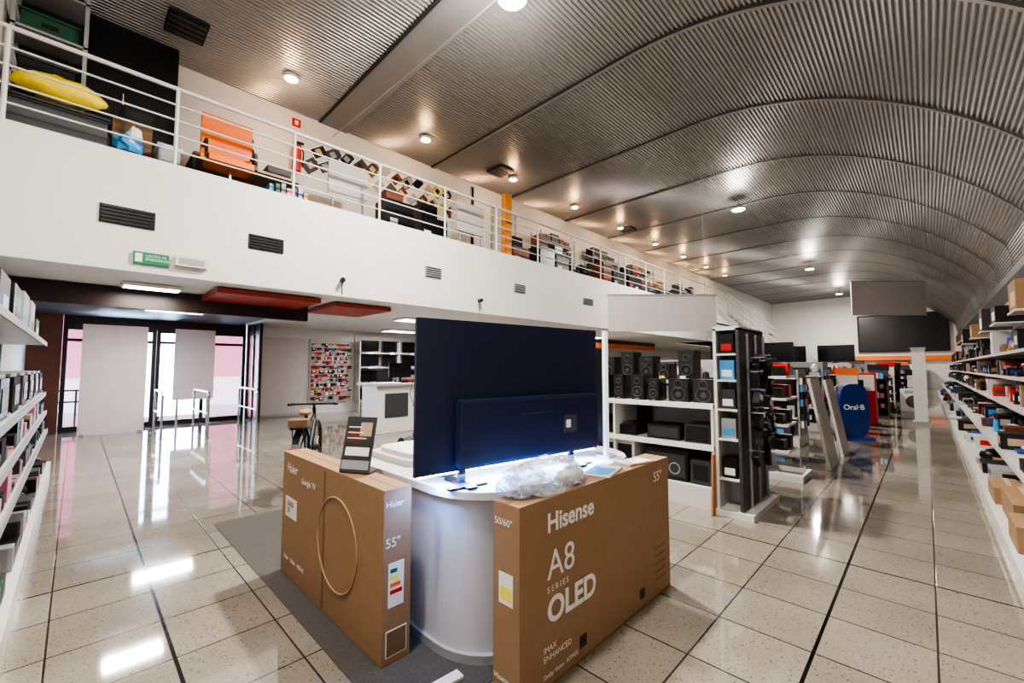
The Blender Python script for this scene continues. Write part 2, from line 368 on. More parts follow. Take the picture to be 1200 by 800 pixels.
def nboard(x,y0,y1,z0,z1):
    o=B('notice_board'); o.box(x,x+.04,y0,y1,z0,z1,pale)
    for y in(y0+.08,y1-.11): o.box(x+.01,x+.03,y,y+.03,ZM,z0,greyp); o.box(x-.1,x+.14,y,y+.03,ZM,ZM+.02,greyp)
    o.done()
nboard(-8.0,3.18,3.97,4.78,5.45); nboard(-7.75,6.07,6.9,4.7,5.42)
o=B('wooden_board'); o.box(-7.75,-7.6,7.55,7.78,ZM,6.0,M('pine',(.6,.28,.06),.5,var=.25,scale=9)); o.box(-7.6,-7.58,7.58,7.62,ZM+.1,5.9,orange);o.done()
o=B('partition_panel'); o.box(XL+.001,-8.3,7.0,7.06,ZM,6.2,shelfw); o.box(-8.34,-8.3,6.98,7.08,ZM,6.2,greyp); o.done()
o=B('door_2'); o.box(XL+.001,XL+.04,8.6,9.5,ZM,6.3,M('door_grey',(.45,.46,.48),.4,var=.04)); o.box(XL+.001,XL+.05,8.52,8.6,ZM,6.38,greyp); o.box(XL+.001,XL+.05,9.5,9.58,ZM,6.38,greyp); o.box(XL+.04,XL+.09,9.35,9.4,5.1,5.13,chrome); o.done()
y=4.1
while y<20.5:
    if 5.5<y<6.95 or 7.2<y<7.8: y+=.5; continue
    w_=random.uniform(.45,.8); h=random.uniform(.4,.8); x=-7.95+random.uniform(-.15,.1)
    m=random.choice([black,dgrey,black,brown,blackm,blackm,black]); k=random.random()
    if k<.6:
        o=B('stored_carton'); o.box(x,x+.45,y,y+w_,ZM,ZM+h,m); o.box(x+.2,x+.25,y+.01,y+w_-.01,ZM+h,ZM+h+.003,tan); o.box(x+.45,x+.452,y+.08,y+.25,ZM+.1,ZM+.25,random.choice([ink,redb,greyp]))
        o.box(x+.05,x+.35,y+.05,y+w_*.7,ZM+h+.004,ZM+h+random.uniform(.15,.4),random.choice([black,blackm,dgrey,brown,card,dgrey])); o.done()
    elif k<.8:
        o=B('stacking_chair')
        for dy in(0,.4):
            for dx in(0,.38): o.cyl((x+dx,y+dy,ZM),(x+dx,y+dy,ZM+.45),.014,chrome,6)
        o.box(x-.02,x+.4,y-.02,y+.42,ZM+.45,ZM+.49,black); o.box(x-.02,x+.02,y,y+.4,ZM+.62,ZM+.95,black)
        for dy in(.03,.37): o.cyl((x,y+dy,ZM+.45),(x,y+dy,ZM+.9),.012,chrome,6)
        o.done()
    else:
        o=B('rubbish_sack'); o.sph((x+.2,y+.25,ZM+.28),.3,random.choice([blackm,dgrey,black]),(.8,.9,1),14,10,.2,ZM); o.done()
    y+=w_+random.uniform(.1,.3)
for y in(10.2,13.2,16.2):
    o=B('storage_rack')
    for x in(-9.1,-8.7):
        for yy in(y,y+1.8): o.box(x,x+.04,yy,yy+.04,ZM,5.9,greyp)
    for z in(4.6,5.1,5.6): o.box(-9.1,-8.66,y,y+1.84,z,z+.03,greyp)
    for z in(4.63,5.13,5.63):
        yy=y+.08
        while yy<y+1.6: ww=random.uniform(.2,.5); o.box(-9.05,-8.72,yy,yy+ww,z,z+random.uniform(.15,.35),random.choice([black,dgrey,blackm,card,dgrey,brown])); yy+=ww+.05
    o.done()

# ---------------------------------------------------------------- generic product rows
def item(o,x0,x1,y0,y1,z,h,m):
    k=random.random(); cx,cy=(x0+x1)/2,(y0+y1)/2; w=min(x1-x0,y1-y0)/2
    if k<.62:
        o.box(x0,x1,y0,y1,z,z+h,m); m2=random.choice(PROD)
        o.box(x0+(x1-x0)*.15,x0+(x1-x0)*.7,y0-.002,y0,z+h*.25,z+h*.7,m2)
        o.box(x0-.002,x0,y0+(y1-y0)*.15,y0+(y1-y0)*.7,z+h*.3,z+h*.75,m2)
    elif k<.82:
        o.cyl((cx,cy,z),(cx,cy,z+h*.85),w*.75,m,12,w*.55); o.cyl((cx,cy,z+h*.85),(cx,cy,z+h),w*.2,dgrey,8)
    else:
        o.box(x0,x1,y0,y1,z,z+h*.25,m); o.sph((cx,cy,z+h*.5),1,random.choice([black,dgrey,shelfw]),(abs(x1-x0)*.4,abs(y1-y0)*.4,h*.45),10,6)
def rowx(o,x0,x1,y0,y1,z,hmin,hmax,wmin,wmax,pal,gap=.02):
    x=x0
    while x<x1-wmin:
        w=min(random.uniform(wmin,wmax),x1-x); h=random.uniform(hmin,hmax); d=random.uniform(0,.25)*(y1-y0)
        item(o,x,x+w-gap,y0+d,y1,z,h,random.choice(pal)); x+=w
def rowy(o,x0,x1,y0,y1,z,hmin,hmax,wmin,wmax,pal,gap=.02):
    y=y0
    while y<y1-wmin:
        w=min(random.uniform(wmin,wmax),y1-y); h=random.uniform(hmin,hmax); d=random.uniform(0,.4)*(x1-x0)
        if random.random()<.95: item(o,x0+d,min(x1,x0+d+w*1.3),y,y+w-gap,z,h,random.choice(pal))
        y+=w

# left shelving
o=B('merchandise_shelving'); o.box(-9.0,-1.2,-.78,-.2,0,.16,shelfw); o.box(-9.0,-1.2,-.79,-.75,.16,2.1,greyp)
for z,d in((.62,-.26),(.88,-.28),(1.14,-.3),(1.84,-.32)):
    o.box(-9.0,-1.2,-.75,d,z-.03,z,shelfw); o.box(-9.0,-1.2,d,d+.012,z-.045,z+.01,greyp)
x=-9.0
while x<-1.1: o.box(x,x+.03,-.76,-.72,.16,2.1,greyp); x+=1
o.done()
pl=[black,black,dgrey,dgrey,greyp,shelfw,blackm,pink,dgreen,tan,blackm]
o=B('shelf_merchandise')
for z,d in((.165,-.24),(.625,-.28),(.885,-.3)): rowx(o,-8.9,-1.3,-.72,d,z,.08,.2,.1,.3,pl)
o.done()
for i in range(9):
    x=-8.8+i*.82
    o=B('kitchen_appliance'); m=random.choice([black,dgrey,blackm]); o.box(x,x+.5,-.7,-.33,1.143,1.143+.28,m); o.box(x+.06,x+.44,-.33,-.325,1.2,1.36,glossb); o.cyl((x+.1,-.32,1.17),(x+.1,-.31,1.17),.015,chrome); o.box(x+.02,x+.48,-.68,-.35,1.423,1.45,greyp); o.done(.01)
for i in range(8):
    x=-8.6+i*.9
    o=B('boxed_appliance'); o.box(x,x+.6,-.72,-.38,1.843,1.843+random.uniform(.25,.42),random.choice([greyp,dgrey,black,dgrey])); o.box(x+.1,x+.4,-.38,-.378,1.9,2.02,random.choice([ink,lblue,black])); o.done()

# right shelving
o=B('merchandise_shelving'); y0,y1=2.2,34
o.box(.40,1.48,y0,y1,0,.14,shelfw); o.box(.38,1.48,y0,y1,.14,.17,shelfw); o.box(1.42,1.48,y0,y1,.17,2.3,greyp)
SH=((.56,.55),(.98,.78),(1.36,.84),(1.73,.88))
for z,xf in SH:
    o.box(xf,1.42,y0,y1,z-.025,z,shelfw); o.box(xf-.010,xf,y0,y1,z-.035,z+.008,pale)
y=y0
while y<y1: o.box(1.38,1.43,y,y+.04,.17,2.3,greyp); o.box(.9,1.4,y,y+.02,.9,.95,greyp); y+=1.2
o.done()
o=B('shelf_merchandise')
pr=[black,black,black,blackm,dgrey,dgrey,greyp,shelfw,blue,redb,blackm,brown,black,card]
rowy(o,.57,1.35,2.6,33,.562,.08,.22,.10,.32,[blue,lblue,black,shelfw,dgrey,blackm,black,blackm,greyp,dgrey,brown])
rowy(o,.80,1.35,2.6,33,.982,.1,.3,.1,.35,pr)
rowy(o,.86,1.35,2.6,33,1.362,.08,.28,.1,.35,pr)
rowy(o,.90,1.35,2.6,33,1.732,.12,.5,.2,.5,pr+[card,tan])
rowy(o,.42,1.3,7.6,33,.172,.1,.3,.2,.5,[card,black,greyp,shelfw,blue,black,dgrey])
o.done()
for a in((.41,.66,4.75,5.2,.172,.36),(.45,.75,5.3,6.1,.172,.40),(.42,.62,6.3,6.9,.172,.33)):
    o=B('cardboard_box'); o.box(*a,card); o.box(a[0]+.1,a[0]+.14,a[2]-.001,a[3]+.001,a[5]-.05,a[5]+.001,tan); o.done(.004)
o=B('trim_orange_fascia'); o.box(1.3,1.5,2,36,2.75,2.95,blackm); o.box(1.28,1.3,2,36,2.78,2.86,orange); o.box(1.3,1.5,2,36,2.95,3.3,blackm); o.box(1.45,1.59,2,36,3.3,3.7,dgrey); o.box(1.5,1.59,2,36,2.3,2.75,dgrey); o.done()
for y,h,m in((9,.7,card),(11.5,.5,black),(14,.8,dgrey),(17,.6,card),(21,.8,black)):
    o=B('large_appliance_carton'); o.box(.92,1.36,y,y+.7,2.3,2.3+h*.6,m); o.box(.918,.92,y+.1,y+.5,2.36,2.36+h*.3,ink if m is not card else tan); o.box(.9,1.42,y-.05,y+.75,2.27,2.3,shelfw); o.done()

# ---------------------------------------------------------------- speaker gondola
o=B('display_gondola')
gx0,gx1,gy0,gy1=-5.2,-1.64,4.72,5.5
o.box(gx0,gx1,gy0,gy1,0,.22,shelfw); o.box(gx0,gx1,gy1-.05,gy1,.22,1.25,shelfw)
for z in(.66,1.10): o.box(gx0,gx1,gy0+.02,gy1-.05,z-.04,z,shelfw); o.box(gx0,gx1,gy0+.005,gy0+.02,z-.05,z+.005,ink)
for x in(gx0,-4.0,-2.85,gx1-.03): o.box(x,x+.03,gy0+.02,gy1,.22,1.1,shelfw)
o.box(gx0,gx1,gy1-.3,gy1-.02,1.30,1.34,shelfw)
for x in (gx0,-3.5,gx1-.03): o.box(x,x+.03,gy1-.08,gy1-.04,1.1,1.34,greyp)
o.done()
def speaker(x,y,z,w,h,d,m=black):
    o=B('loudspeaker'); o.box(x,x+w,y,y+d,z,z+h,m)
    o.box(x+.01,x+w-.01,y-.006,y,z+.01,z+h-.01,blackm)
    r=w*.33
    o.torus((x+w/2,y-.008,z+h*.33),(0,1,0),r,.007,dgrey,20,6); o.cyl((x+w/2,y-.006,z+h*.33),(x+w/2,y-.014,z+h*.33),r*.4,dgrey,16)
    o.torus((x+w/2,y-.008,z+h*.75),(0,1,0),r*.6,.006,dgrey,16,6); o.box(x+w*.35,x+w*.65,y-.008,y-.006,z+h*.03,z+h*.06,greyp)
    if random.random()<.3: o.box(x+.02,x+.09,y-.012,y-.008,z,z+.05,random.choice([yel,ink,redb]))
    o.done(.006)
x=-4.9
while x<-1.9:
    w=random.choice([.14,.18,.24]); h=random.choice([.16,.26,.3,.42]); speaker(x,4.82+random.uniform(0,.08),1.102,w,h,.2); x+=w+random.uniform(.04,.1)
x=-4.8
while x<-1.95:
    w=random.choice([.16,.2,.24]); speaker(x,5.23,1.342,w,random.choice([.2,.3,.36]),.2); x+=w+random.uniform(.05,.14)
o=B('turntable'); o.box(-3.0,-2.6,4.85,5.3,.662,.78,black); o.cyl((-2.8,5.07,.78),(-2.8,5.07,.8),.15,dgrey,24); o.box(-3.0,-2.6,5.3,5.31,.78,1.02,glossb); o.done(.01)
o=B('soundbar_speaker'); o.box(-2.45,-2.05,4.85,5.2,.662,.82,blackm); o.box(-2.43,-2.07,4.84,4.85,.68,.8,dgrey); o.done(.02)
o=B('mixer_console'); o.box(-3.8,-3.15,4.85,5.3,.662,.85,black); o.box(-3.7,-3.25,4.845,4.85,.7,.8,greyp); o.done(.01)
o=B('soundbar_speaker'); o.box(-2.0,-1.72,4.85,5.2,.662,.86,dgrey); o.box(-1.98,-1.74,4.84,4.85,.68,.84,blackm); o.done(.02)
for a,m,m2 in(((-2.45,-1.95,4.8,5.25,.222,.56),black,dgrey),((-3.15,-2.6,4.8,5.25,.222,.6),shelfw,redb),((-4.0,-3.3,4.8,5.25,.222,.6),dgrey,ink),((-1.92,-1.7,4.8,5.2,.222,.48),dgrey,blackm)):
    o=B('boxed_stereo'); o.box(*a,m); o.box(a[0]+.03,a[1]-.03,a[2]-.003,a[2],a[4]+.04,a[5]-.05,black if m is shelfw else m2)
    if a[1]-a[0]>.3:
        o.torus((a[0]+.15,a[2]-.004,a[4]+.13),(0,1,0),.06,.008,greyp,16,6); o.torus((a[1]-.15,a[2]-.004,a[4]+.13),(0,1,0),.06,.008,greyp,16,6)
    o.done()
# end cap
o=B('endcap_display')
o.box(-1.6,-1.25,4.62,5.6,0,.06,shelfw); o.box(-1.6,-1.57,4.66,5.55,.06,1.9,shelfw); o.box(-1.38,-1.35,4.66,5.55,.06,1.9,dgrey)
o.box(-1.57,-1.38,5.0,5.03,.06,1.9,shelfw); o.box(-1.6,-1.35,4.66,5.55,1.88,1.92,shelfw)
for z in(.35,.75,1.05,1.35,1.62): o.box(-1.57,-1.38,4.66,5.0,z,z+.02,shelfw)
for y in(4.9,5.2,5.5): o.box(-1.35,-1.33,y,y+.03,.06,1.85,greyp)
for i in range(26):
    y=random.uniform(4.75,5.5); z=random.uniform(.5,1.7)
    o.box(-1.33,-1.18,y,y+.01,z,z+.015,chrome); X=Matrix.Translation((-1.25,y,z-.07))@Matrix.Rotation(random.uniform(-.8,.8),4,'X')
    o.box(-.03,.03,-.03,.03,-.09,.07,random.choice([black,black,blackm,dgrey]),X)
    if i%5==0: o.box(-.02,.031,-.028,.028,-.02,.03,ink,X)
o.done()
o=B('shelf_merchandise')
for z,m in((.372,black),(.772,greyp),(1.072,dgrey),(1.372,lblue),(1.642,black)):
    o.box(-1.55,-1.41,4.7,4.95,z,z+.2,m); o.box(-1.53,-1.43,4.695,4.7,z+.03,z+.1,random.choice([ink,lblue,redb]))
o.done()
o=B('leaning_plank'); o.box(0,.02,-.06,.06,0,.6,M('plank',(.45,.2,.08),.5,var=.2),Matrix.Translation((-1.62,4.6,0.0))@Matrix.Rotation(-.08,4,'X')); o.done()

def gond(x0,x1,y0,y1,h,levels,pal,name='display_gondola'):
    o=B(name); o.box(x0,x1,y0,y1,0,.18,shelfw)
    o.box(x0+.02,x1-.02,(y0+y1)/2-.02,(y0+y1)/2+.02,.18,h,greyp)
    o.box(x0,x0+.03,y0,y1,.18,h*.98,greyp); o.box(x1-.03,x1,y0+.1,y1-.1,.18,h,greyp)
    for z in levels: o.box(x0+.03,x1-.03,y0+.03,y1-.03,z-.03,z,shelfw)
    o.done()
    p=B('shelf_merchandise')
    for z in [.18]+list(levels):
        rowx(p,x0+.06,x1-.06,y0+.08,(y0+y1)/2-.05,z+.002,.12,.3,.12,.4,pal)
    for j in range(6):
        for k in range(7):
            y=y0+.16+j*.1; z=.35+k*(h-.5)/7
            if y<y1-.1: p.box(x1+.001,x1+.05,y,y+.07,z,z+.13,random.choice([black,black,blackm,dgrey,redb,ink,lblue]))
    p.done()
PB=[black,blackm,dgrey,black,greyp,dgrey,redb,blackm,black,shelfw]
y=6.75; i=0
while y<34:
    gond(-6.2,-1.75,y,y+.9,1.45 if i%2 else 1.62,(.55,.95,1.3),PB); y+=2.7; i+=1
o=B('display_stand'); o.box(-1.68,-1.2,6.6,7.2,0,.08,shelfw); o.box(-1.68,-1.64,6.6,7.2,.08,1.55,shelfw)
for z in(.35,.7,1.05,1.35): o.box(-1.64,-1.35,6.62,7.18,z,z+.03,shelfw); o.box(-1.6,-1.42,6.7,6.95,z+.03,z+.16,black); o.box(-1.6,-1.4,7.0,7.15,z+.03,z+.2,redb if z>1 else dgrey)
o.done()
for (yy,h) in((7.7,1.35),(9.0,1.3)):
    o=B('leaning_display_board'); X=Matrix.Translation((-1.05,yy,0))@Matrix.Rotation(-.16,4,'Y')
    o.box(-.04,0,0,.75,0,h,M('board_white',(.5,.47,.45),.4,var=.3,scale=4),X); o.box(0,.003,.1,.65,h*.3,h*.8,pale,X); o.box(-.35,-.30,0,.75,0,.9,greyp); o.box(-.3,-.05,.3,.34,.0,.03,greyp); o.done()
o=B('shopping_display_standee'); poly=[]
for i in range(28):
    t=2*math.pi*i/28; cx,cz=math.cos(t),math.sin(t)
    poly.append((.28*math.copysign(abs(cx)**.6,cx),.6+.55*math.copysign(abs(cz)**.6,cz)))
X=Matrix.Translation((-1.1,11.3,0))@Matrix.Rotation(math.radians(38),4,'Z')
n=len(poly); vs=[X@Vector((a,0,b)) for a,b in poly]+[X@Vector((a,.12,b)) for a,b in poly]
o.faces(vs,[(i,(i+1)%n,n+(i+1)%n,n+i) for i in range(n)]+[tuple(range(n)),tuple(range(n,2*n))],M('standee_blue',(.01,.04,.2),.3,var=.05))
o.box(-.3,.3,-.1,.2,0,.06,blue,X)
so=o.done()
r=X.to_3x3()@Vector((1,0,0)); text(so,'label','Oral·B',X@Vector((-.22,-.006,.62)),r,(0,0,1),.15,ink,bold=.003)
# promotional floor stands along the aisle
def promo(x,y,w,h,m):
    o=B('promotional_floor_stand'); o.box(x,x+w,y,y+w,0,.08,dgrey); o.box(x+.02,x+w-.02,y+w-.05,y+w-.02,.08,h,m); o.box(x+.02,x+.05,y+.02,y+w-.05,.08,h*.8,m); o.box(x+w-.05,x+w-.02,y+.02,y+w-.05,.08,h*.8,m)
    z=.3
    while z<h-.25:
        o.box(x+.05,x+w-.05,y+.04,y+w-.05,z,z+.02,m)
        k=x+.07
        while k<x+w-.15: o.box(k,k+.09,y+.08,y+w-.1,z+.022,z+random.uniform(.1,.2),random.choice(PROD)); k+=.11
        z+=.28
    o.box(x,x+w,y+w-.02,y+w,h,h+.18,random.choice([redb,orange,ink,blackm])); o.done()
for a in((-1.62,12.6,.45,1.3,shelfw),(-1.55,13.4,.4,1.0,blackm),(-1.3,16.4,.5,1.4,dgrey),(-1.5,18.2,.45,1.2,redb),(-1.3,19.6,.5,1.5,shelfw),(-1.55,21.8,.5,1.3,orange),(-1.35,24.5,.55,1.5,blackm),(-1.5,27.5,.55,1.5,shelfw),(-1.3,30.5,.6,1.6,dgrey),(-.75,26.5,.5,1.2,blackm)): promo(*a)
o=B('red_display_stand'); o.box(-1.3,-.95,14.2,14.6,0,1.35,redb); o.box(-1.28,-.97,14.19,14.2,.9,1.3,ink); o.box(-1.35,-.9,14.15,14.65,0,.05,dgrey); o.done()
for x,y,w in((-4.6,13.2,.9),(-3.4,13.2,.9),(-2.4,16.0,.9),(-3.6,16.0,.9)):
    o=B('flat_screen_television'); o.box(x,x+w,y,y+.04,1.66,1.66+w*.56,black); o.box(x+.01,x+w-.01,y-.004,y,1.67,1.65+w*.56,glossb); o.box(x+w*.4,x+w*.6,y,y+.15,1.63,1.65,black); o.box(x+w*.46,x+w*.54,y+.01,y+.03,1.64,1.68,black); o.done()
for i,y in enumerate((17,20,24,29,33)):
    o=B('washing_machine'); o.box(-.6+.1*(i%2),-.05,y,y+.6,0,.85+.15*(i%3),shelfw); o.cyl((-.3,y-.03,.5),(-.3,y-.001,.5),.18,dgrey,20); o.box(-.5,-.1,y-.012,y,.75,.83,greyp); o.done(.01)
for y in(15.5,22.5,31):
    o=B('white_column'); o.box(-.28,-.02,y,y+.26,0,2.0,shelfw); o.box(-.32,.02,y-.04,y+.3,0,.08,greyp); o.box(-.3,0,y-.02,y+.28,1.96,2.02,greyp); o.done()
def hang(name,p0,p1,z0,z1,zt):
    a=math.atan2(p1[1]-p0[1],p1[0]-p0[0]); w=math.hypot(p1[0]-p0[0],p1[1]-p0[1])
    o=B(name,(p0[0],p0[1],0),a); o.box(0,w,-.02,.02,z0,z1,pale); o.box(-.02,w+.02,-.03,.03,z1,z1+.04,greyp)
    for k in(.1,.9): o.cyl((w*k,0,z1),(w*k,0,zt),.004,greyp,6)
    o.done()
hang('hanging_sign',(-5.08,8.31),(-3.34,10.0),2.3,3.10,6.8)
hang('hanging_sign',(-2.43,25.6),(.1,28.0),3.95,5.55,5.9)
o=B('far_wall_screen'); o.box(-3.6,1.2,YE-.2,YE-.02,2.6,5.3,blackm); o.box(-3.5,1.1,YE-.22,YE-.2,2.7,5.2,black); o.box(-6,1.4,YE-.3,YE-.02,2.0,2.3,orange); o.done()
o=B('refrigerator_row')
for k in range(7):
    x=-5.6+k*.8; h=1.7+.12*(k%3); m=[shelfw,greyp,dgrey][k%3]
    o.box(x,x+.7,YE-1.1,YE-.4,0,h,m); o.box(x+.01,x+.69,YE-1.115,YE-1.1,.03,h*.4,m); o.box(x+.01,x+.69,YE-1.115,YE-1.1,h*.41,h-.02,m); o.cyl((x+.08,YE-1.14,h*.5),(x+.08,YE-1.14,h*.75),.012,chrome,6)
o.done()
# stairs
o=B('mezzanine_staircase'); n=22
sx0,sz0,sx1=-7.1,4.2,-2.9
for i in range(n):
    x=sx0+(sx1-sx0)*i/n; z=sz0*(1-(i+1)/n); o.box(x,x+(sx1-sx0)/n+.03,21.6,22.9,z+.0,z+.05,greyp)
for y in(21.55,22.9):
    a,b=Vector((sx0,y,sz0)),Vector((sx1,y,0.05))
    vs=[a+Vector((0,0,-.15)),b,b+Vector((0,0,.2)),a+Vector((0,0,.15))]; vs=vs+[v+Vector((0,.05,0)) for v in vs]
    o.faces(vs,[(0,1,2,3),(4,5,6,7),(0,1,5,4),(1,2,6,5),(2,3,7,6),(3,0,4,7)],shelfw)
    for k in(1.05,.75,.45): o.cyl(a+Vector((0,.02,k)),b+Vector((0,.02,k+.1)),.035,shelfw,6)
    for i in range(7):
        q=a.lerp(b,i/6); o.cyl(q+Vector((0,.02,0)),q+Vector((0,.02,1.08)),.025,shelfw,6)
o.done()

# ---------------------------------------------------------------- under-mezzanine bay
o=B('pegboard_display'); o.box(XD+.001,XD+.05,5.2,6.6,.35,2.4,pale)
for j in range(13):
    z=.48+j*.145; y=5.26
    while y<6.48:
        w=random.uniform(.05,.12); h=random.uniform(.06,.12); o.cyl((XD+.05,y+w/2,z+.05),(XD+.16,y+w/2,z+.05),.004,chrome,5)
        if random.random()<.88:
            m=random.choice([redb,pink,lblue,tan,ink,dgrey,black,black,ink,palew,orange,dgreen]); d=random.uniform(.08,.15); o.box(XD+.06,XD+d,y,y+w,z+.05-h,z+.05,m); o.box(XD+d,XD+d+.002,y+.01,y+w-.01,z+.04-h*.5,z+.04,random.choice([ink,black,redb]))
        y+=w+.025
o.done()
o=B('television_shelving'); o.box(XD+.001,XD+.06,6.7,12,.3,2.6,pale)
for z in(.35,.95,1.5,2.0): o.box(XD+.06,XD+.45,6.7,12,z-.03,z,shelfw)
for y in(6.7,8.2,9.7,11.2): o.box(XD+.06,XD+.45,y,y+.03,0,2.4,shelfw)
o.done()
for z in(.35,.95,1.5,2.0):
    for k in range(6):
        y=6.8+k*.82; o=B('desktop_monitor'); o.box(XD+.25,XD+.29,y,y+.68,z+.05,z+.43,black); o.box(XD+.29,XD+.293,y+.015,y+.665,z+.065,z+.415,glossb); o.box(XD+.2,XD+.36,y+.24,y+.44,z+.002,z+.012,black); o.box(XD+.24,XD+.26,y+.31,y+.37,z+.01,z+.1,black); o.box(XD+.451,XD+.453,y+.2,y+.4,z-.05,z+.02,ink); o.done()
gond(-12.6,-11.0,7.2,8.0,1.25,(.55,.9),PB)
o=B('service_counter'); o.box(-9.5,-8.8,4.7,7.0,0,1.08,shelfw); o.box(-9.6,-8.7,4.6,7.1,1.08,1.13,white); o.box(-8.8,-8.78,4.9,5.5,.35,.9,dgrey); o.box(-8.8,-8.78,5.7,6.8,.1,.9,pale); o.done(.01)
o=B('desktop_monitor'); o.box(-9.2,-9.16,5.2,5.8,1.25,1.6,black); o.box(-9.3,-9.1,5.42,5.6,1.131,1.14,black); o.box(-9.19,-9.17,5.48,5.54,1.14,1.3,black); o.done()
o=B('office_chair'); o.box(-11.3,-11.24,6.0,6.5,.8,1.4,blackm); o.box(-11.25,-10.8,6.0,6.5,.45,.55,blackm); o.cyl((-11,6.25,.1),(-11,6.25,.45),.03,chrome)
for k in range(5):
    a=k*1.257; o.cyl((-11,6.25,.1),(-11+.28*math.cos(a),6.25+.28*math.sin(a),.03),.02,black)
o.done(.02)
o=B('trim_orange_band'); o.box(-10.2,-10.1,9.2,21,2.35,2.55,orange); o.box(-10.2,-10.1,9.2,21,2.55,ZB,dgrey); o.done()
for yy in(9.5,12.5,15.5,18.5):
    gond(-9.8,-8.0,yy,yy+.8,1.9,(.6,1.0,1.4),PB+[redb,lblue])

# ---------------------------------------------------------------- central display
o=B('display_plinth')
o.prism(rrect(-3.12,-1.54,1.38,2.98,.38),.0,.05,greyp,False)
o.prism(rrect(-3.1,-1.57,1.40,2.96,.36),.05,.82,plinthw,True)
o.prism(rrect(-3.14,-1.53,1.36,3.0,.4),.82,.86,shelfw,True)
o.done()
ang=math.atan2(2.6-1.22,-1.70+1.9)
tv=B('flat_screen_television',((-1.9-1.70)/2,(1.22+2.6)/2,.86),ang)
W=.69
tv.box(-W,W,-.012,.012,.075,.90,tvback); tv.box(-W+.01,W-.01,.012,.014,.085,.89,glossb)
tv.box(-W*.66,W*.93,-.065,-.012,.10,.46,tvback2); tv.box(-W*.64,W*.91,-.068,-.065,.11,.44,tvback)
tv.box(-W*.05,W*.3,-.069,-.068,.36,.361,greyp)
tv.box(W*.45,W*.62,-.070,-.068,.22,.33,dgrey); tv.box(W*.48,W*.54,-.071,-.070,.25,.3,ink)
for k in(-1,1):
    tv.box(k*.42-.02,k*.42+.02,-.03,-.01,.01,.12,black); tv.box(k*.42-.03,k*.42+.03,-.14,.12,.002,.014,black)
    tv.box(k*.42-.12,k*.42+.12,-.10,-.07,.002,.012,black)
tv.box(-W+.02,W-.02,-.010,.010,.066,.0745,led)
tv=tv.done(.002)
lo=light('AREA','led_glow_source',(0,0,0),38,(.2,.4,1),shape='RECTANGLE',size=1.3,size_y=.05); lo.matrix_world=Matrix.Translation((-1.76,1.91,.918))@Matrix.Rotation(ang,4,'Z')
o=B('flat_screen_television',(-2.35,2.72,.86),math.radians(8)); o.box(-.62,.62,-.02,.02,.07,.78,black); o.box(-.61,.61,.02,.022,.08,.77,glossb)
for k in(-.4,.4): o.box(k-.02,k+.02,-.1,.1,.002,.014,black); o.box(k-.015,k+.015,-.01,.01,.01,.1,black)
o.done()
o=B('lit_tv_edge',(-1.67,2.68,.862)); o.box(-.012,.012,-.02,.02,0,.9,M('tv_edge_glow',(.9,.9,.9),.4,emit=(.85,.92,1),es=.5,var=.01)); o.box(-.05,.05,-.05,.05,0,.01,shelfw); o.done()  # added glowing strip standing for the lit edge of another TV
HB=.87
b=B('television_box'); b.box(-1.50,-1.33,1.41,2.93,0,HB,card)
b.box(-1.50,-1.329,1.409,2.931,.0,.012,cardd)
b.box(-1.42,-1.41,1.41,2.93,HB,HB+.001,cardd)
b.box(-1.33,-1.328,1.86,1.92,.06,.12,black); b.box(-1.33,-1.328,2.50,2.56,.06,.12,black)
b.box(-1.46,-1.37,1.408,1.41,.42,.56,ink); b.box(-1.45,-1.38,1.407,1.408,.44,.5,yel)
for k in range(5): b.box(-1.33,-1.3285,2.70,2.86,.30-.05*k,.31-.05*k,cardd)
b=b.done(.005)
def tb(nm,s,y,z,size,bold=0): text(b,nm,s,(-1.327,y,z),(0,1,0),(0,0,1),size,ink,bold=bold)
tb('brand','Hisense',1.60,.71,.125,.003); tb('series','A8',1.60,.49,.19,.0); tb('series_small','S E R I E S',1.60,.43,.04); tb('tech','OLED',1.60,.29,.16,.005)
tb('imax','IMAX\nENHANCED',1.57,.165,.04); tb('size','55"',2.70,.74,.09)
tb('foot','Dolby Vision  ATMOS',1.57,.05,.03)
def tf(nm,s,x,z,size,par,y=1.4075,m=ink): text(par,nm,s,(x,y,z),(1,0,0),(0,0,1),size,m)
tf('side_a','50/60"',-1.49,.77,.045,b); tf('side_b','Hisense',-1.49,.08,.035,b)
a=B('television_box'); a.box(-3.49,-2.0,1.12,1.28,0,HB,card); a.box(-3.491,-1.999,1.119,1.281,0,.012,cardd); a.box(-3.49,-2.0,1.195,1.205,HB,HB+.001,cardd)
a.box(-2.0,-1.998,1.15,1.24,.28,.50,ink)
for k,m in enumerate((green,yel,orange,redb)): a.box(-1.998,-1.997,1.16,1.20+.01*k,.45-.035*k,.47-.035*k,m)
a.box(-2.0,-1.998,1.14,1.26,.04,.17,ink); a.box(-1.998,-1.997,1.145,1.255,.045,.165,cardd)
a.box(-3.42,-3.2,1.118,1.12,.42,.56,ink); a.box(-2.75,-2.72,1.118,1.12,.02,.85,cardd)
a=a.done(.005)
tf('brand','Haier',-3.40,.74,.09,a,1.1175); tf('os','Google TV',-3.12,.70,.055,a,1.1175); tf('label_a','OLED\nTV',-3.38,.5,.05,a,1.116,cardd)
tf('foot','Haier   Dolby   HDR10',-3.42,.12,.04,a,1.1175)
lightcard=M('card_print',(.40,.27,.16),.7,var=.05)
q=B('printed_ring'); q.torus((-2.55,1.118,.45),(0,1,0),.27,.006,lightcard,40,4); q.done(parent=a)
text(a,'size','55"',(-1.9985,1.13,.58),(0,1,0),(0,0,1),.065,ink); text(a,'side_brand','Haier',(-1.9985,1.13,.78),(0,1,0),(0,0,1),.045,ink)
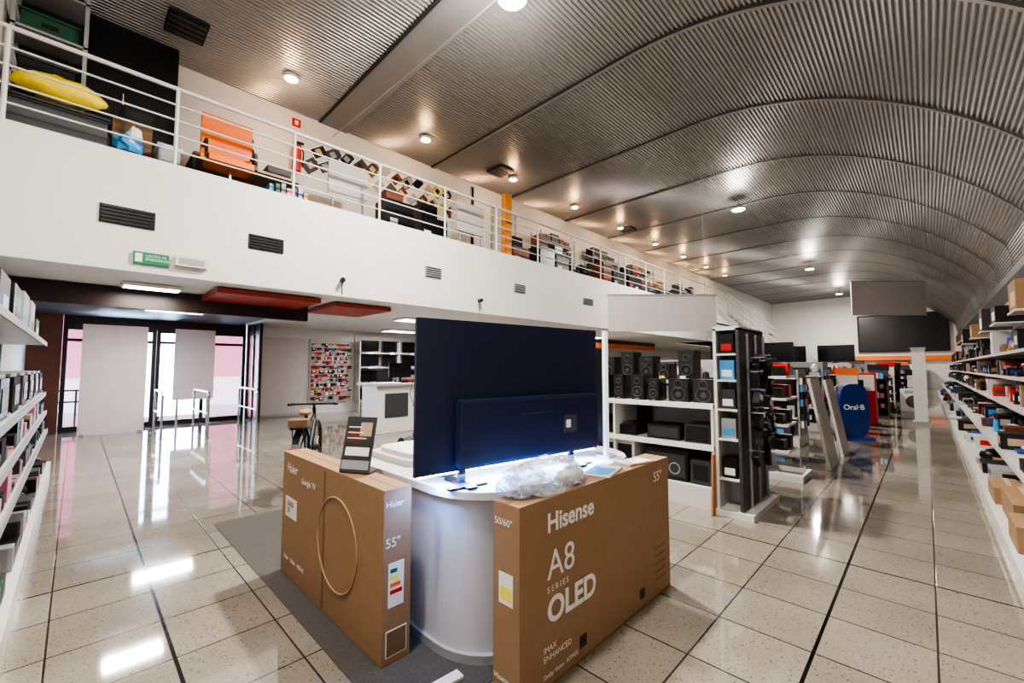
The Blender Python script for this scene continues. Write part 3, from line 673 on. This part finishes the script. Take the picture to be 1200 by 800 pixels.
# plastic wrap, papers, price cards
plas=M('clear_wrap',(.72,.76,.80),.10,var=.35,alpha=.5,bump=.6,scale=34,coat=1,vor=1)
o=B('clear_plastic_wrap')
o.sph((-1.44,1.74,.93),.125,plas,(.95,2.1,.8),44,24,.13,HB+.003,False)
o.sph((-1.47,1.58,.925),.095,plas,(.95,1.5,.8),30,18,.2,HB+.003,False)
o.sph((-1.42,1.9,.91),.07,ink,(.8,1.6,.5),20,12,.15,HB+.003)
o.done()
o=B('instruction_booklet',(-1.42,2.24,.873),.25); o.box(-.08,.08,-.13,.13,0,.012,ink); o.box(-.07,.07,-.12,.05,.012,.014,lblue); o.done()
o=B('instruction_booklet',(-1.41,2.6,.873),-.2); o.box(-.07,.07,-.12,.12,0,.01,tan); o.box(-.06,.06,-.1,.1,.01,.012,ink); o.done()
def card_stand(x,y,z,w,h,rz,tilt):
    o=B('price_card_stand',(x,y,z),rz); X=Matrix.Rotation(tilt,4,'X')
    o.box(-w/2,w/2,0,.006,0,h,dgrey,X); o.box(-w/2+.008,w/2-.008,-.002,0,h*.5,h-.01,dgrey,X); o.box(-w/2+.008,w/2-.008,-.002,0,.02,h*.22,greyp,X); o.box(-w/2+.02,w/2-.02,-.002,0,h*.3,h*.45,ink,X)
    o.box(-w/2+.02,w/2-.08,-.003,-.002,h*.55,h*.75,brown,X); o.box(-w/2+.1,w/2-.02,-.0035,-.002,h*.65,h*.9,tan,X)
    for k in range(3): o.box(-w/2+.02,w/2-.05-.02*k,-.0045,-.003,h*(.6+.1*k),h*(.62+.1*k),ink,X)
    o.box(-w/2,w/2,0,.1,0,.004,dgrey); o.done()
card_stand(-2.45,1.17,.875,.2,.33,math.radians(30),-.25)
card_stand(-2.06,1.5,.862,.16,.3,math.radians(35),-.2)
o=B('folded_cloth'); o.prism(rrect(-2.95,-2.35,1.5,2.0,.12),.862,.9,pale,True); o.prism(rrect(-2.9,-2.4,1.55,1.95,.1),.9,.93,shelfw,True); o.done(.01)
o=B('carpet_mat'); o.prism(rrect(-4.95,-1.55,.98,1.7,.03),.0005,.005,carpet); o.done()
cx=Matrix.Translation((-1.75,.62,.0))@Matrix.Rotation(math.radians(85),4,'Z')
o=B('floor_cable_cover'); o.box(0,.75,-.03,.03,.006,.02,shelfw,cx); o.box(.2,.25,-.031,.031,.02,.022,greyp,cx); o.done(.004)

# ---------------------------------------------------------------- bike & scooter
def bike(name,x,y,rz):
    o=B(name,(x,y,0),rz); R=.36
    for cx in(0,1.05):
        o.torus((cx,0,R+.02),(0,1,0),R,.026,rubber,36,8); o.torus((cx,0,R+.02),(0,1,0),R-.035,.011,dgrey,36,6)
        o.cyl((cx,-.05,R+.02),(cx,.05,R+.02),.04,dgrey)
        for k in range(14):
            t=2*math.pi*k/14; o.cyl((cx,0,R+.02),(cx+(R-.03)*math.cos(t),0,R+.02+(R-.03)*math.sin(t)),.002,chrome,4)
    h=R+.02
    o.cyl((0,.06,h),(.42,.02,.30),.012,black);o.cyl((0,-.06,h),(.42,-.02,.30),.012,black)
    o.cyl((0,.06,h),(.30,.0,.72),.011,black);o.cyl((0,-.06,h),(.30,.0,.72),.011,black)
    o.cyl((.42,0,.30),(.27,0,.92),.018,black); o.cyl((.42,0,.30),(.86,0,.80),.024,black); o.cyl((.31,0,.7),(.84,0,.86),.018,black)
    o.cyl((.82,0,.95),(.9,0,.68),.022,black); o.cyl((.9,.05,.68),(1.05,.06,h),.014,black); o.cyl((.9,-.05,.68),(1.05,-.06,h),.014,black)
    o.cyl((.82,0,.95),(.80,0,1.0),.016,black); o.cyl((.80,-.28,1.0),(.80,.28,1.0),.013,black); o.cyl((.72,-.3,1.0),(.80,-.25,1.0),.017,rubber); o.cyl((.72,.3,1.0),(.80,.25,1.0),.017,rubber)
    o.sph((.22,0,.95),.1,M('tan_saddle',(.4,.22,.1),.5,var=.1),(1.4,.75,.4)); o.box(-.28,.25,-.07,.07,.80,.82,black)
    for dy in(-.06,.06): o.cyl((0,dy,h),(-.2,dy,.8),.006,black,6)
    o.box(-.22,-.02,-.1,.1,.82,.9,cardd); o.cyl((.42,-.08,.3),(.42,.08,.3),.06,dgrey)
    o.cyl((.42,.08,.3),(.55,.08,.2),.01,chrome);o.cyl((.42,-.08,.3),(.29,-.08,.4),.01,chrome); o.box(.52,.6,.08,.16,.19,.21,black)
    for k in range(11):
        a0=math.pi*(.1+.08*k)
        o.box(-.054,.054,-.035,.035,-.004,.004,black,Matrix.Translation((.41*math.cos(a0),0,h+.41*math.sin(a0)))@Matrix.Rotation(math.pi/2-a0,4,'Y'))
    o.box(-.45,-.43,-.04,.04,.55,.62,redb)
    o.done()
bike('bicycle',-5.3,1.88,math.radians(150))
o=B('kick_scooter',(-6.7,4.05,0),math.radians(128))
for cx in(0,.85): o.torus((cx,0,.13),(0,1,0),.10,.03,rubber,24,8); o.cyl((cx,-.03,.13),(cx,.03,.13),.07,dgrey)
o.box(.08,.68,-.09,.09,.12,.18,black); o.cyl((.68,0,.15),(.84,0,.28),.035,black); o.cyl((.85,0,.13),(.74,0,1.2),.03,black); o.cyl((.74,-.26,1.22),(.74,.26,1.22),.02,black)
for k in(-1,1): o.cyl((.74,k*.15,1.22),(.74,k*.28,1.22),.027,rubber)
o.box(.70,.80,-.04,.04,1.2,1.26,dgrey); o.tube([(.72,.05,1.2),(.66,.08,1.0),(.78,.03,.7)],.006,black); o.done()

# ---------------------------------------------------------------- world + camera
wd=bpy.data.worlds.new('sky'); S.world=wd; wd.use_nodes=True
bg=wd.node_tree.nodes['Background']; sky=wd.node_tree.nodes.new('ShaderNodeTexSky'); sky.sky_type='NISHITA'; sky.sun_elevation=math.radians(40); sky.sun_rotation=math.radians(200); sky.sun_disc=False
wd.node_tree.links.new(sky.outputs['Color'],bg.inputs['Color']); bg.inputs['Strength'].default_value=.3
cam=bpy.data.cameras.new('camera'); co=bpy.data.objects.new('camera',cam); COL.objects.link(co)
cam.sensor_width=36; cam.lens=497/1200*36; cam.clip_start=.05; cam.clip_end=200
co.location=(0,0,1.5); co.rotation_euler=(math.radians(90+3.45),0,math.radians(44.3))
S.camera=co
try:
    S.view_settings.view_transform='AgX'; S.view_settings.look='AgX - High Contrast'
except Exception as ex: print(ex)
